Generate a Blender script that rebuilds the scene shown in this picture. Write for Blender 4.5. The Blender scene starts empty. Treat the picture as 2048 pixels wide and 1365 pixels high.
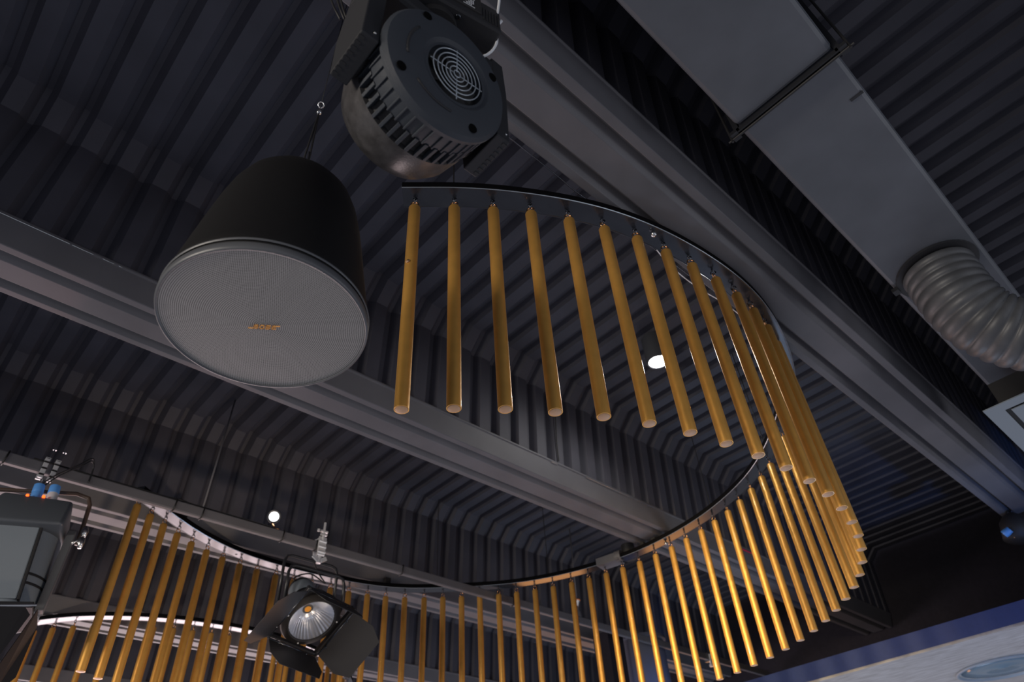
import bpy, bmesh, math, random
from mathutils import Vector, Matrix
random.seed(7)
PI = math.pi
CH = 1.5            # camera height; every z below is measured from the lens
scene = bpy.context.scene
COL = scene.collection

# ------------------------------------------------------------------ camera
cam_d = bpy.data.cameras.new('camera'); cam = bpy.data.objects.new('camera', cam_d); COL.objects.link(cam)
R_ = Vector((0.73988812, -0.67039367, -0.05601687)); U_ = Vector((-0.41514628, -0.52052628, 0.74612731)); F_ = Vector((0.52935728, 0.52879554, 0.66344265))
m = Matrix((R_, U_, -F_)).transposed().to_4x4(); m.translation = Vector((0, 0, CH)); cam.matrix_world = m
cam_d.sensor_width = 36.0; cam_d.lens = 1346.94 / 2048 * 36.0
cam_d.clip_start = 0.05; cam_d.clip_end = 100
cam_d.dof.use_dof = True; cam_d.dof.focus_distance = 2.3; cam_d.dof.aperture_fstop = 3.2
scene.camera = cam
# ------------------------------------------------------------------ world, exposure
scene.view_settings.view_transform = 'Standard'
try: scene.view_settings.look = 'None'
except Exception: pass
scene.view_settings.gamma = 1.0; scene.view_settings.use_curve_mapping = False
scene.view_settings.exposure = 0.2
w = bpy.data.worlds.new('world'); scene.world = w; w.use_nodes = True
bg = w.node_tree.nodes['Background']; bg.inputs[0].default_value = (0.84, 0.86, 1.0, 1); bg.inputs[1].default_value = 0.20

def aim(o, tgt):
    d = Vector(tgt) - o.location; o.rotation_euler = d.to_track_quat('-Z', 'Y').to_euler()
def area(name, loc, tgt, size, energy, col, sy=None, spread=None):
    l = bpy.data.lights.new(name, 'AREA'); l.energy = energy; l.color = col; l.shape = 'RECTANGLE'; l.size = size; l.size_y = sy or size
    if spread: l.spread = math.radians(spread)
    o = bpy.data.objects.new(name, l); COL.objects.link(o); o.location = (loc[0], loc[1], loc[2] + CH); aim(o, (tgt[0], tgt[1], tgt[2] + CH)); return o
def spot(name, loc, tgt, ang, energy, col, rad=0.05, blend=0.5):
    l = bpy.data.lights.new(name, 'SPOT'); l.energy = energy; l.color = col; l.spot_size = math.radians(ang); l.spot_blend = blend; l.shadow_soft_size = rad
    o = bpy.data.objects.new(name, l); COL.objects.link(o); o.location = (loc[0], loc[1], loc[2] + CH); aim(o, (tgt[0], tgt[1], tgt[2] + CH)); return o
# lighting below the ceiling: bright far end, blue stage wash, added unseen fills
area('room_light_far_end', (2.5, 13.0, -0.6), (2.0, 4.0, 2.4), 9.0, 520, (1.0, 0.78, 0.78), 3.0)
area('fill_side', (1.5, -8.0, -0.6), (1.5, 3.0, 2.0), 5.0, 30, (0.86, 0.93, 1.0), 1.6)  # unseen fill added from the camera side to lift walls and tubes
area('fill_left', (-7.5, 1.5, 0.6), (2.0, 1.6, 1.75), 3.0, 450, (1.0, 0.90, 0.78), 1.2)  # added low fill along the beams, brightens the tube sides
area('fill_near_right', (6.5, -4.5, -0.3), (1.8, 1.2, 1.75), 2.5, 50, (0.95, 0.95, 1.0), 1.2)  # second unseen fill put in for the tubes, from the right
spot('fill_warm', (1.5, 2.2, 2.15), (4.3, 2.65, 1.55), 42, 340, (1.0, 0.74, 0.38), 0.10, 1.0)  # added warm lamp without a fixture, brightens the back-right tubes
spot('fill_amber', (1.6, 1.6, -1.0), (1.6, 4.9, 1.45), 52, 190, (1.0, 0.74, 0.50), 0.15, 1.0)  # extra unseen spot put in to brighten the left-hand tubes
spot('stage_light_blue', (4.2, -1.2, -0.6), (6.6, 0.6, 1.6), 56, 120, (0.08, 0.30, 1.0), 0.1, 0.8)
area('room_light_right', (7.0, 4.0, -1.6), (4.5, 2.5, 2.6), 3.5, 50, (0.62, 0.76, 1.0), 1.2)

area('fill_rail_amber', (10.6, 8.2, -1.0), (4.3, 3.3, 2.2), 4.0, 60, (1.0, 0.40, 0.09), 1.4)  # unseen orange panel added so the rail underside reflects orange
spot('fill_red', (0.6, 8.0, -1.3), (0.2, 4.0, 3.05), 46, 60, (1.0, 0.30, 0.22), 0.15, 1.0)  # added red uplight, no fixture, tints the ceiling beyond the speaker beam
# ------------------------------------------------------------------ materials
MATS = {}
def mat(name, col, rough=0.5, metal=0.0, spec=0.5, noise=0.0, nscale=30.0, bump=0.0, bscale=200.0, coat=0.0, emit=None, es=0.0):
    if name in MATS: return MATS[name]
    m = bpy.data.materials.new(name); m.use_nodes = True; nt = m.node_tree; b = nt.nodes['Principled BSDF']
    b.inputs['Base Color'].default_value = (*col, 1); b.inputs['Roughness'].default_value = rough; b.inputs['Metallic'].default_value = metal
    b.inputs['Specular IOR Level'].default_value = spec; b.inputs['Coat Weight'].default_value = coat
    if emit: b.inputs['Emission Color'].default_value = (*emit, 1); b.inputs['Emission Strength'].default_value = es
    if noise or bump:
        tc = nt.nodes.new('ShaderNodeTexCoord')
    if noise:
        n = nt.nodes.new('ShaderNodeTexNoise'); n.inputs['Scale'].default_value = nscale; n.inputs['Detail'].default_value = 6
        r = nt.nodes.new('ShaderNodeValToRGB'); r.color_ramp.elements[0].position = 0.3; r.color_ramp.elements[1].position = 0.72
        r.color_ramp.elements[0].color = (*[c * (1 - noise) for c in col], 1); r.color_ramp.elements[1].color = (*[min(1, c * (1 + noise)) for c in col], 1)
        nt.links.new(tc.outputs['Object'], n.inputs['Vector']); nt.links.new(n.outputs['Fac'], r.inputs[0]); nt.links.new(r.outputs[0], b.inputs['Base Color'])
    if bump:
        n2 = nt.nodes.new('ShaderNodeTexNoise'); n2.inputs['Scale'].default_value = bscale; n2.inputs['Detail'].default_value = 3
        bp = nt.nodes.new('ShaderNodeBump'); bp.inputs['Strength'].default_value = bump; bp.inputs['Distance'].default_value = 0.002
        nt.links.new(tc.outputs['Object'], n2.inputs['Vector']); nt.links.new(n2.outputs['Fac'], bp.inputs['Height']); nt.links.new(bp.outputs[0], b.inputs['Normal'])
    MATS[name] = m; return m
M_CEIL = mat('dark ceiling paint', (0.066, 0.066, 0.086), 0.66, noise=0.18, nscale=3.0, bump=0.15, bscale=60)
M_BEAM = mat('dark grey beam paint', (0.115, 0.115, 0.13), 0.55, noise=0.12, nscale=4.0, bump=0.12, bscale=80)
M_WALL = mat('black wall paint', (0.022, 0.021, 0.029), 0.9, spec=0.1, noise=0.1)
M_DUCT = mat('duct grey paint', (0.095, 0.105, 0.125), 0.5, noise=0.12, nscale=5)
M_FLEX = mat('flexible hose foil', (0.085, 0.09, 0.10), 0.45, metal=0.12, noise=0.2, nscale=12, bump=0.4, bscale=40)
M_GOLD = mat('gold lacquer', (0.86, 0.46, 0.105), 0.36, metal=0.60, spec=0.5, noise=0.07, nscale=18, bump=0.35, bscale=900, coat=0.25)
M_CAP = mat('copper end cap', (0.66, 0.40, 0.23), 0.45, metal=0.1, noise=0.1, nscale=40)
M_COPPER = mat('copper ring', (0.78, 0.42, 0.20), 0.22, metal=1.0)
M_CHAIN = mat('black steel chain', (0.10, 0.11, 0.13), 0.22, metal=1.0)
M_RAIL = mat('gloss black rail', (0.045, 0.050, 0.062), 0.20, metal=0.60, noise=0.15, nscale=7, bump=0.12, bscale=14)
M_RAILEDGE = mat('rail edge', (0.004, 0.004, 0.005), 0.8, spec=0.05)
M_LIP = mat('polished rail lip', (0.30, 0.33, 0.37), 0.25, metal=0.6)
M_STEEL = mat('bright steel', (0.62, 0.64, 0.66), 0.25, metal=1.0)
M_BLACK = mat('matt black', (0.014, 0.014, 0.016), 0.6, bump=0.1, bscale=300)
M_BLACKG = mat('satin black', (0.022, 0.023, 0.027), 0.32)
M_SHELL = mat('speaker shell', (0.004, 0.004, 0.005), 0.6, spec=0.3, noise=0.1, nscale=60)
M_RIM = mat('speaker rim', (0.085, 0.09, 0.10), 0.4)
M_HEAD = mat('lamp head plastic', (0.027, 0.033, 0.044), 0.55, bump=0.3, bscale=500)
M_HEADF = mat('lamp head front shell', (0.052, 0.050, 0.052), 0.32, noise=0.35, nscale=35, bump=0.2, bscale=200)
M_YOKE = mat('yoke plastic', (0.013, 0.014, 0.018), 0.6, bump=0.25, bscale=500)
M_WIRE = mat('grey wire', (0.42, 0.47, 0.52), 0.35, metal=0.5)
M_CABLEW = mat('white safety cable', (0.75, 0.78, 0.82), 0.45, bump=0.6, bscale=700)
M_LOGO = mat('orange logo', (1.0, 0.46, 0.09), 0.4)
M_LABEL = mat('label print', (0.5, 0.52, 0.56), 0.5)
M_LED = mat('lamp glow', (1, 1, 1), 0.5, emit=(1.0, 0.98, 0.95), es=60)
M_RED = mat('red indicator', (0.9, 0.1, 0.02), 0.5, emit=(1.0, 0.10, 0.01), es=2.5)
M_BLUEP = mat('blue plug plastic', (0.10, 0.33, 0.80), 0.4)
M_GREYP = mat('pale grey plug plastic', (0.55, 0.56, 0.60), 0.45)
M_ALU = mat('aluminium', (0.80, 0.82, 0.86), 0.32, metal=0.45)
M_REFL = mat('silver reflector', (0.72, 0.76, 0.84), 0.24, metal=0.85)
M_CHIP = mat('amber led chip', (0.95, 0.42, 0.05), 0.5)
M_BODY = mat('lamp housing paint', (0.18, 0.21, 0.245), 0.42, bump=0.25, bscale=400)
M_DOOR = mat('black barn door', (0.012, 0.0125, 0.016), 0.5, bump=0.15, bscale=300)
M_FASCIA = mat('fascia paint with blue light', (0.022, 0.045, 0.17), 0.6, noise=0.06)  # blue light falling on the fascia is put into this base colour
M_ORANGE = mat('orange cap', (0.8, 0.25, 0.06), 0.5)
M_DIFF = mat('white diffuser metal', (0.26, 0.31, 0.36), 0.45)
M_TIE = mat('black tie', (0.008, 0.008, 0.009), 0.5)

def mat_plaster():
    m = bpy.data.materials.new('veined stone board'); m.use_nodes = True; nt = m.node_tree; b = nt.nodes['Principled BSDF']
    tc = nt.nodes.new('ShaderNodeTexCoord'); mp = nt.nodes.new('ShaderNodeMapping'); mp.inputs['Scale'].default_value = (5.0, 1.1, 1.0)
    n = nt.nodes.new('ShaderNodeTexNoise'); n.inputs['Scale'].default_value = 6; n.inputs['Detail'].default_value = 8; n.inputs['Distortion'].default_value = 0.6
    r = nt.nodes.new('ShaderNodeValToRGB'); r.color_ramp.elements[0].position = 0.3; r.color_ramp.elements[1].position = 0.7
    r.color_ramp.elements[0].color = (0.33, 0.31, 0.29, 1); r.color_ramp.elements[1].color = (0.50, 0.49, 0.47, 1)
    for a, c in ((tc.outputs['Object'], mp.inputs[0]), (mp.outputs[0], n.inputs['Vector']), (n.outputs['Fac'], r.inputs[0]), (r.outputs[0], b.inputs['Base Color'])): nt.links.new(a, c)
    b.inputs['Roughness'].default_value = 0.6
    return m
M_BOARD = mat_plaster()

def mat_grille():
    m = bpy.data.materials.new('perforated grille'); m.use_nodes = True; nt = m.node_tree; b = nt.nodes['Principled BSDF']
    N = nt.nodes.new; L = nt.links.new
    tc = N('ShaderNodeTexCoord'); sx = N('ShaderNodeSeparateXYZ'); L(tc.outputs['Object'], sx.inputs[0])
    def mth(op, a, bb=None):
        n = N('ShaderNodeMath'); n.operation = op
        for i, v in enumerate((a, bb)):
            if v is None: continue
            if isinstance(v, (int, float)): n.inputs[i].default_value = v
            else: L(v, n.inputs[i])
        return n.outputs[0]
    x, y = sx.outputs[0], sx.outputs[1]
    r = mth('SQRT', mth('ADD', mth('MULTIPLY', x, x), mth('MULTIPLY', y, y)))
    q = mth('DIVIDE', r, 0.0043)
    ring = mth('COSINE', mth('MULTIPLY', q, 2 * PI))
    k = mth('MULTIPLY', mth('ROUND', q), 6.0)
    th = mth('ARCTAN2', y, x)
    an = mth('COSINE', mth('MULTIPLY', th, k))
    h = mth('ADD', ring, mth('MULTIPLY', an, 0.8))
    ss = N('ShaderNodeMapRange'); ss.inputs[1].default_value = -0.1; ss.inputs[2].default_value = 0.9; L(h, ss.inputs[0])
    mx = N('ShaderNodeMix'); mx.data_type = 'RGBA'; L(ss.outputs[0], mx.inputs['Factor'])
    mx.inputs[6].default_value = (0.42, 0.41, 0.39, 1); mx.inputs[7].default_value = (0.004, 0.004, 0.005, 1)
    L(mx.outputs[2], b.inputs['Base Color'])
    b.inputs['Roughness'].default_value = 0.36; b.inputs['Metallic'].default_value = 0.2
    return m
M_GRILLE = mat_grille()

# ------------------------------------------------------------------ mesh helpers
class MB:
    def __init__(s): s.bm = bmesh.new()
    def quadstrip(s, rows, closed_u=False, closed_v=False):
        V = [[s.bm.verts.new(p) for p in r] for r in rows]
        nu = len(V); nv = len(V[0])
        for i in range(nu if closed_u else nu - 1):
            for j in range(nv if closed_v else nv - 1):
                a, b, c, d = V[i][j], V[(i + 1) % nu][j], V[(i + 1) % nu][(j + 1) % nv], V[i][(j + 1) % nv]
                try: s.bm.faces.new((a, b, c, d))
                except ValueError: pass
        return V
    def box(s, c, size, M=None, bev=0.0):
        t = bmesh.new(); bmesh.ops.create_cube(t, size=1.0)
        for v in t.verts: v.co = Vector((v.co.x * size[0], v.co.y * size[1], v.co.z * size[2]))
        if bev: bmesh.ops.bevel(t, geom=list(t.edges), offset=bev, segments=2, profile=0.5, affect='EDGES')
        T = Matrix.Translation(c) @ (M.to_4x4() if M is not None else Matrix.Identity(4))
        s.merge(t, T); return s
    def merge(s, t, T=None):
        if T is not None: t.transform(T)
        me = bpy.data.meshes.new('tmp'); t.to_mesh(me); t.free(); s.bm.from_mesh(me); bpy.data.meshes.remove(me)
    def lathe(s, prof, n=32, M=None, caps=True):
        t = bmesh.new(); rows = []
        for r, z in prof: rows.append([t.verts.new((r * math.cos(2 * PI * i / n), r * math.sin(2 * PI * i / n), z)) for i in range(n)])
        for a, b in zip(rows, rows[1:]):
            for i in range(n): t.faces.new((a[i], a[(i + 1) % n], b[(i + 1) % n], b[i]))
        if caps:
            if prof[0][0] > 1e-6: t.faces.new(rows[0][::-1])
            if prof[-1][0] > 1e-6: t.faces.new(rows[-1])
        bmesh.ops.remove_doubles(t, verts=t.verts, dist=1e-6)
        s.merge(t, M.to_4x4() if M is not None else None); return s
    def tube(s, pts, r, n=8, closed=False):
        pts = [Vector(p) for p in pts]; N = len(pts); rows = []
        prev = None
        for i, p in enumerate(pts):
            if closed: d = pts[(i + 1) % N] - pts[i - 1]
            else: d = pts[min(i + 1, N - 1)] - pts[max(i - 1, 0)]
            d.normalize()
            if prev is None:
                up = Vector((0, 0, 1)) if abs(d.z) < 0.9 else Vector((1, 0, 0)); a = d.cross(up).normalized()
            else: a = (prev - d * prev.dot(d)).normalized()
            prev = a; b = d.cross(a)
            rr = r[i] if isinstance(r, (list, tuple)) else r
            rows.append([p + (a * math.cos(2 * PI * k / n) + b * math.sin(2 * PI * k / n)) * rr for k in range(n)])
        V = s.quadstrip(rows, closed_u=closed, closed_v=True)
        if not closed:
            s.bm.faces.new(V[0][::-1]); s.bm.faces.new(V[-1])
        return s
    def prism(s, poly, h, M=None):
        """polygon in xy extruded along z by h"""
        t = bmesh.new(); a = [t.verts.new((x, y, -h / 2)) for x, y in poly]; b = [t.verts.new((x, y, h / 2)) for x, y in poly]
        t.faces.new(a[::-1]); t.faces.new(b); n = len(poly)
        for i in range(n): t.faces.new((a[i], a[(i + 1) % n], b[(i + 1) % n], b[i]))
        s.merge(t, M.to_4x4() if M is not None else None); return s
    def build(s, name, mt, parent=None, smooth=False, loc=None, angle=None):
        bmesh.ops.recalc_face_normals(s.bm, faces=s.bm.faces)
        me = bpy.data.meshes.new(name); s.bm.to_mesh(me); s.bm.free()
        me.materials.append(mt)
        if smooth:
            for p in me.polygons: p.use_smooth = True
            if angle is not None:
                try: me.set_sharp_from_angle(angle=math.radians(angle))
                except Exception: pass
        o = bpy.data.objects.new(name, me); COL.objects.link(o)
        if parent: o.parent = parent
        if loc is not None: o.location = loc
        return o
def T(x, y, z): return Matrix.Translation((x, y, z))
def P(u, v, z): return Vector((u, v, z + CH))
def frame(zdir, xhint=(1, 0, 0)):
    z = Vector(zdir).normalized(); x = Vector(xhint); x = (x - z * x.dot(z)).normalized(); y = z.cross(x)
    return Matrix((x, y, z)).transposed()
def root(name, label, cat, loc, rot=None, group=None):
    o = bpy.data.objects.new(name, None); COL.objects.link(o); o.empty_display_size = 0.05
    o.location = loc
    if rot is not None: o.rotation_euler = rot.to_euler()
    o['label'] = label; o['category'] = cat
    if group: o['group'] = group
    return o
def tag(o, label, cat, group=None):
    o['label'] = label; o['category'] = cat
    if group: o['group'] = group
    return o
def struct(o): o['kind'] = 'structure'; return o
def plab(o, l): o['label'] = l; return o

# ------------------------------------------------------------------ ceiling: corrugated troughs between beams
U0, U1 = -3.2, 8.3
BEAMS = [0.648 + 2.094 * k for k in range(-1, 6)]
PITCH = 0.172; AMP = 0.046; CREST = 0.078; SL = 0.034
def corr_us():
    us = []; u = 1.994 + 0.026 - PITCH * 31
    while u < U1:
        # crest from u to u+CREST, slope, valley
        for du, h in ((0, 0), (CREST, 0), (CREST + SL, 1), (PITCH - SL, 1)):
            us.append((u + du, h))
        u += PITCH
    return [(a, h) for a, h in us if U0 <= a <= U1]
US = corr_us()
ceil = MB()
for k in range(len(BEAMS) - 1):
    va = BEAMS[k] + 0.338; vb = BEAMS[k + 1] - 0.028
    prof = [(va, 2.43), (va + 0.042, 3.03), (va + 0.155, 3.14), (vb - 0.155, 3.14), (vb - 0.042, 3.03), (vb, 2.43)]
    # outward normals
    nrm = []
    for i in range(len(prof)):
        a = Vector((prof[max(i - 1, 0)][0], prof[max(i - 1, 0)][1])); b = Vector((prof[min(i + 1, len(prof) - 1)][0], prof[min(i + 1, len(prof) - 1)][1]))
        p = Vector(prof[i])
        ns = []
        if i > 0: d = (p - a).normalized(); ns.append(Vector((-d.y, d.x)))
        if i < len(prof) - 1: d = (b - p).normalized(); ns.append(Vector((-d.y, d.x)))
        n = sum(ns, Vector((0, 0))).normalized()
        f = 1 / max(0.3, n.dot(ns[0])); nrm.append(n * f)
    rows = []
    for u, h in US:
        rows.append([P(u, prof[i][0] + nrm[i].x * AMP * h, prof[i][1] + nrm[i].y * AMP * h) for i in range(len(prof))])
    ceil.quadstrip(rows)
ce = ceil.build('ceiling', M_CEIL); struct(ce)

# ------------------------------------------------------------------ beams with two grooves in the soffit
def beam(b, u0, u1, label):
    pr = [(-0.035, 2.462), (-0.041, 2.458), (-0.041, 2.446), (-0.033, 2.443), (0.0, 2.320), (0.040, 2.320), (0.047, 2.365), (0.056, 2.365), (0.100, 2.322),
          (0.218, 2.322), (0.227, 2.365), (0.236, 2.365), (0.272, 2.320), (0.31, 2.320), (0.343, 2.443), (0.351, 2.446), (0.351, 2.458), (0.345, 2.462)]
    mb = MB(); rows = [[P(u, b + x, z) for x, z in pr] for u in (u0, u1)]
    V = mb.quadstrip(rows, closed_v=True)
    mb.bm.faces.new(V[0]); mb.bm.faces.new(V[1][::-1])
    o = mb.build('ceiling_beam', M_BEAM)
    bev = o.modifiers.new('b', 'BEVEL'); bev.width = 0.004; bev.segments = 2; bev.limit_method = 'ANGLE'
    tag(o, label, 'beam', 'grooved ceiling beams'); return o
BL = ['grooved grey ceiling beam out of sight on the near side of the duct',
      'wide grooved grey beam crossing between the duct and the front gold tubes',
      'grooved grey beam running behind the big round speaker and front tubes',
      'pinkish grooved beam seen behind the left row of gold tubes, second beyond the speaker',
      'thin pink-lit grooved beam low at left, just under the far curved rail',
      'farthest reddish beam, a thin strip at the bottom left edge']
for k, b in enumerate(BEAMS[1:6]):
    beam(b, U0, 6.44 if k == 0 else 8.3, BL[k + 1])
# paint chips: bright scratches on the lip of the speaker beam
pc = MB()
b = BEAMS[2]
u = U0
rc = random.Random(3)
for (ua, ub) in ((-0.6, -0.05), (-0.04, 0.05), (0.09, 0.14), (0.16, 0.175), (3.35, 3.9), (3.95, 4.12), (3.0, 3.06)):
    pc.tube([P(ua, b - 0.0405, 2.4415), P((ua + ub) / 2, b - 0.0405, 2.4405), P(ub, b - 0.0405, 2.4415)], 0.0022, 5)
for ua in (1.0, 2.13, 2.32, 2.49, 2.74, 2.88):
    pc.lathe([(0, 0.004), (0.004, 0.003), (0.0055, 0)], 8, T(*P(ua, b - 0.036, 2.452)) @ Matrix.Rotation(PI, 4, 'X'))
bm_obj = [o for o in COL.objects if o.name.startswith('ceiling_beam')][1]
o = pc.build('bright_fixings', M_STEEL, bm_obj); plab(o, 'bright scratched edge and screw heads on the beam lip')

# ------------------------------------------------------------------ end wall, soffit
wb = MB(); wb.box(P(8.42, 4.5, 2.45), (0.2, 14.0, 1.75)); struct(wb.build('wall_right', M_WALL))
wb = MB(); wb.box(P(-3.3, 4.5, 2.4), (0.2, 14.0, 1.9)); struct(wb.build('wall_left', M_WALL))
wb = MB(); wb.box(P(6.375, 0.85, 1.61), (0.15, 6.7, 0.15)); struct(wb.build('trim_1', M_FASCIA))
wb = MB(); wb.box(P(8.2, 0.85, 1.5345), (3.8, 6.7, 0.02)); struct(wb.build('ceiling_2', M_BOARD))

# round recessed luminaire in the stone board
rl = root('ceiling_downlight', 'shallow round grey lamp set in the pale stone board at lower right', 'ceiling light', P(7.42, 1.71, 1.5245))
mb = MB(); mb.lathe([(0.372, 0.0), (0.380, -0.014), (0.356, -0.020), (0.348, 0.002)], 48, caps=False); mb.build('trim_ring', M_DIFF, rl, True)
mb = MB(); mb.lathe([(0.0, -0.010), (0.04, -0.009), (0.045, -0.003), (0.20, -0.0035), (0.350, 0.0005)], 48); mb.build('lens', mat('grey glass lens', (0.14, 0.22, 0.28), 0.15, spec=0.7), rl, True)
# dark column with blue light
cb = MB(); cb.lathe([(0.235, -2.4), (0.235, 1.38), (0.26, 1.39), (0.26, 1.415)], 40)
co = cb.build('round_column', mat('column paint', (0.10, 0.11, 0.15), 0.5), None, True, P(6.17, 4.56, 0.9), 40); 
tag(co, 'blue-lit round column rising behind the gold tubes at bottom right', 'column')
cb = MB(); cb.box((0, 0, -0.5), (0.24, 0.20, 3.8)); co = cb.build('square_column', M_WALL, None, False, P(5.70, 4.62, 0.9)); tag(co, 'narrow black square post left of the blue-lit round column', 'column')
spot('stage_light_column', (5.5, 3.6, 0.7), (6.15, 4.5, 1.75), 30, 60, (0.10, 0.30, 1.0), 0.05, 0.9)

# ------------------------------------------------------------------ air duct
dz = 2.30
du = root('air_duct', 'wide grey rectangular air duct running diagonally across upper right', 'air duct', P(0, 0, 0))
du.location = P(0.3, 0.16, dz)
def rel(o_root, p): return p - o_root.location
mb = MB(); mb.box(rel(du, P(-0.45, 0.16, dz + 0.39)), (4.0 + 0.27, 0.405, 0.78), bev=0.018); mb.build('duct_section', M_DUCT, du)
mb = MB(); mb.box(rel(du, P(3.98, 0.16, dz + 0.39)), (4.57, 0.405, 0.78), bev=0.018); mb.build('duct_section', M_DUCT, du)
mb = MB()
for x in (1.690, 1.708):
    mb.box(rel(du, P(x, 0.16, dz - 0.008)), (0.006, 0.43, 0.022))
    for y in (-0.052, 0.372): mb.box(rel(du, P(x, y, dz + 0.38)), (0.006, 0.02, 0.79))
mb.box(rel(du, P(1.70, -0.066, dz - 0.012)), (0.04, 0.03, 0.018)); mb.box(rel(du, P(1.70, 0.386, dz - 0.012)), (0.04, 0.03, 0.018))
mb.build('joint_flange', M_BLACKG, du)
mb = MB()
for y in (-0.085, 0.405):
    mb.tube([rel(du, P(1.70, y, dz - 0.035)), rel(du, P(1.70, y, 3.1))], 0.005, 6)
mb.tube([rel(du, P(1.70, -0.10, dz - 0.024)), rel(du, P(1.70, 0.42, dz - 0.024))], 0.004, 6)
mb.build('hanger_rod', M_BLACK, du)
mb = MB(); mb.box(rel(du, P(1.92, -0.01, dz - 0.0015)), (0.012, 0.05, 0.003)); mb.build('tape_flap', M_BLACKG, du)

# flexible hose
ax = [Vector((3.09, 0.165, 2.298)), Vector((3.10, 0.165, 2.2)), Vector((3.12, 0.16, 2.08)), Vector((3.17, 0.13, 1.97)), Vector((3.25, 0.05, 1.88)), Vector((3.33, -0.08, 1.83)), Vector((3.40, -0.25, 1.81)), Vector((3.46, -0.45, 1.80))]
def resample(pts, n):
    L = [0]
    for a, b in zip(pts, pts[1:]): L.append(L[-1] + (b - a).length)
    out = []
    for i in range(n):
        s = L[-1] * i / (n - 1); k = 0
        while k < len(L) - 2 and L[k + 1] < s: k += 1
        t = (s - L[k]) / (L[k + 1] - L[k]); p0 = pts[max(k - 1, 0)]; p1 = pts[k]; p2 = pts[k + 1]; p3 = pts[min(k + 2, len(pts) - 1)]
        out.append(0.5 * ((2 * p1) + (p2 - p0) * t + (2 * p0 - 5 * p1 + 4 * p2 - p3) * t * t + (3 * p1 - p0 - 3 * p2 + p3) * t ** 3))
    return out
hp = resample(ax, 200); hr = []
tot = sum((b - a).length for a, b in zip(hp, hp[1:])); s = 0
for i, p in enumerate(hp):
    if i: s += (p - hp[i - 1]).length
    ph = (s / 0.044) % 1.0
    hr.append(0.148 + 0.013 * abs(math.sin(PI * ph)) ** 0.6)
fh = root('flexible_hose', 'grey ribbed flexible air hose curving down from the duct at right', 'hose', P(3.09, 0.165, 2.30))
mb = MB(); mb.tube([Vector((p.x, p.y, p.z + CH)) - fh.location for p in hp], hr, 40); mb.build('ribbed_hose', M_FLEX, fh, True)
mb = MB(); mb.lathe([(0.150, -0.012), (0.185, -0.012), (0.185, 0.0), (0.150, 0.0)], 40, caps=False)
mb.box((-0.02, 0.195, -0.012), (0.04, 0.03, 0.02)); mb.build('collar', M_BLACKG, fh)

# diffuser panel beyond the hose
df = root('air_diffuser', 'pale blue-grey square air diffuser at the right edge below the hose', 'air diffuser', P(4.35, 0.06, 2.0))
def sq(h, z): return [(-h, -h), (h, -h), (h, h), (-h, h)]
mb = MB(); mb.box((0, 0, 0.09), (0.56, 0.56, 0.16)); mb.build('plenum_box', M_BLACK, df)
mb = MB()
for (a, b_, z0, z1) in ((0.36, 0.275, 0.0, 0.006), (0.25, 0.19, -0.002, 0.03), (0.165, 0.10, -0.004, 0.03), (0.08, 0.0, -0.006, 0.02)):
    if b_ == 0.0: mb.box((0, 0, z0), (2 * a, 2 * a, 0.006)); continue
    for sgn in (1, -1):
        mb.box((sgn * (a + b_) / 2, 0, z0), (a - b_, 2 * a, 0.006)); mb.box((0, sgn * (a + b_) / 2, z0), (2 * b_, a - b_, 0.006))
mb.build('louvre_frame', M_DIFF, df)
mb = MB(); mb.box((0, 0, 0.006), (0.60, 0.60, 0.004)); mb.build('dark_throat', M_BLACK, df)

# ------------------------------------------------------------------ tubes on their curved rail
ARC = [(0.911,1.40),(1.026,1.293),(1.156,1.202),(1.288,1.122),(1.424,1.042),(1.575,0.972),(1.725,0.926),(1.877,0.891),(2.038,0.865),(2.196,0.851),(2.353,0.843),(2.510,0.852),(2.667,0.875),
       (2.82,0.915),(2.975,0.96),(3.119,1.02),(3.263,1.085),(3.405,1.163),(3.530,1.255),(3.645,1.365),(3.760,1.475),(3.868,1.594),(3.965,1.718),(4.054,1.852),(4.127,1.997),(4.188,2.142),(4.245,2.292),
       (4.285,2.441),(4.310,2.597),(4.332,2.757),(4.346,2.925),(4.341,3.083),(4.322,3.240),(4.288,3.397),(4.240,3.545),(4.188,3.695),(4.120,3.842),(4.042,3.985),(3.952,4.115),(3.850,4.233),(3.732,4.340),
       (3.610,4.442),(3.492,4.545),(3.368,4.648),(3.240,4.740),(3.096,4.807),(2.939,4.855),(2.775,4.882),(2.618,4.898),(2.460,4.908),(2.303,4.914),(2.146,4.914),(1.992,4.903),(1.843,4.878),(1.697,4.845),
       (1.552,4.790),(1.415,4.722),(1.290,4.650),(1.168,4.565),(1.053,4.486),(0.940,4.402)]
def smooth(pts, it=3):
    pts = [Vector((a, b, 0)) for a, b in pts]
    for _ in range(it):
        pts = [pts[0]] + [(pts[i - 1] + 2 * pts[i] + pts[i + 1]) / 4 for i in range(1, len(pts) - 1)] + [pts[-1]]
    return pts
SP = smooth(ARC, 2)
TZ = 2.2; TL = 0.993; TR = 0.0232; RZ = 2.262; RW = 0.100; RH = 0.034
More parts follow.
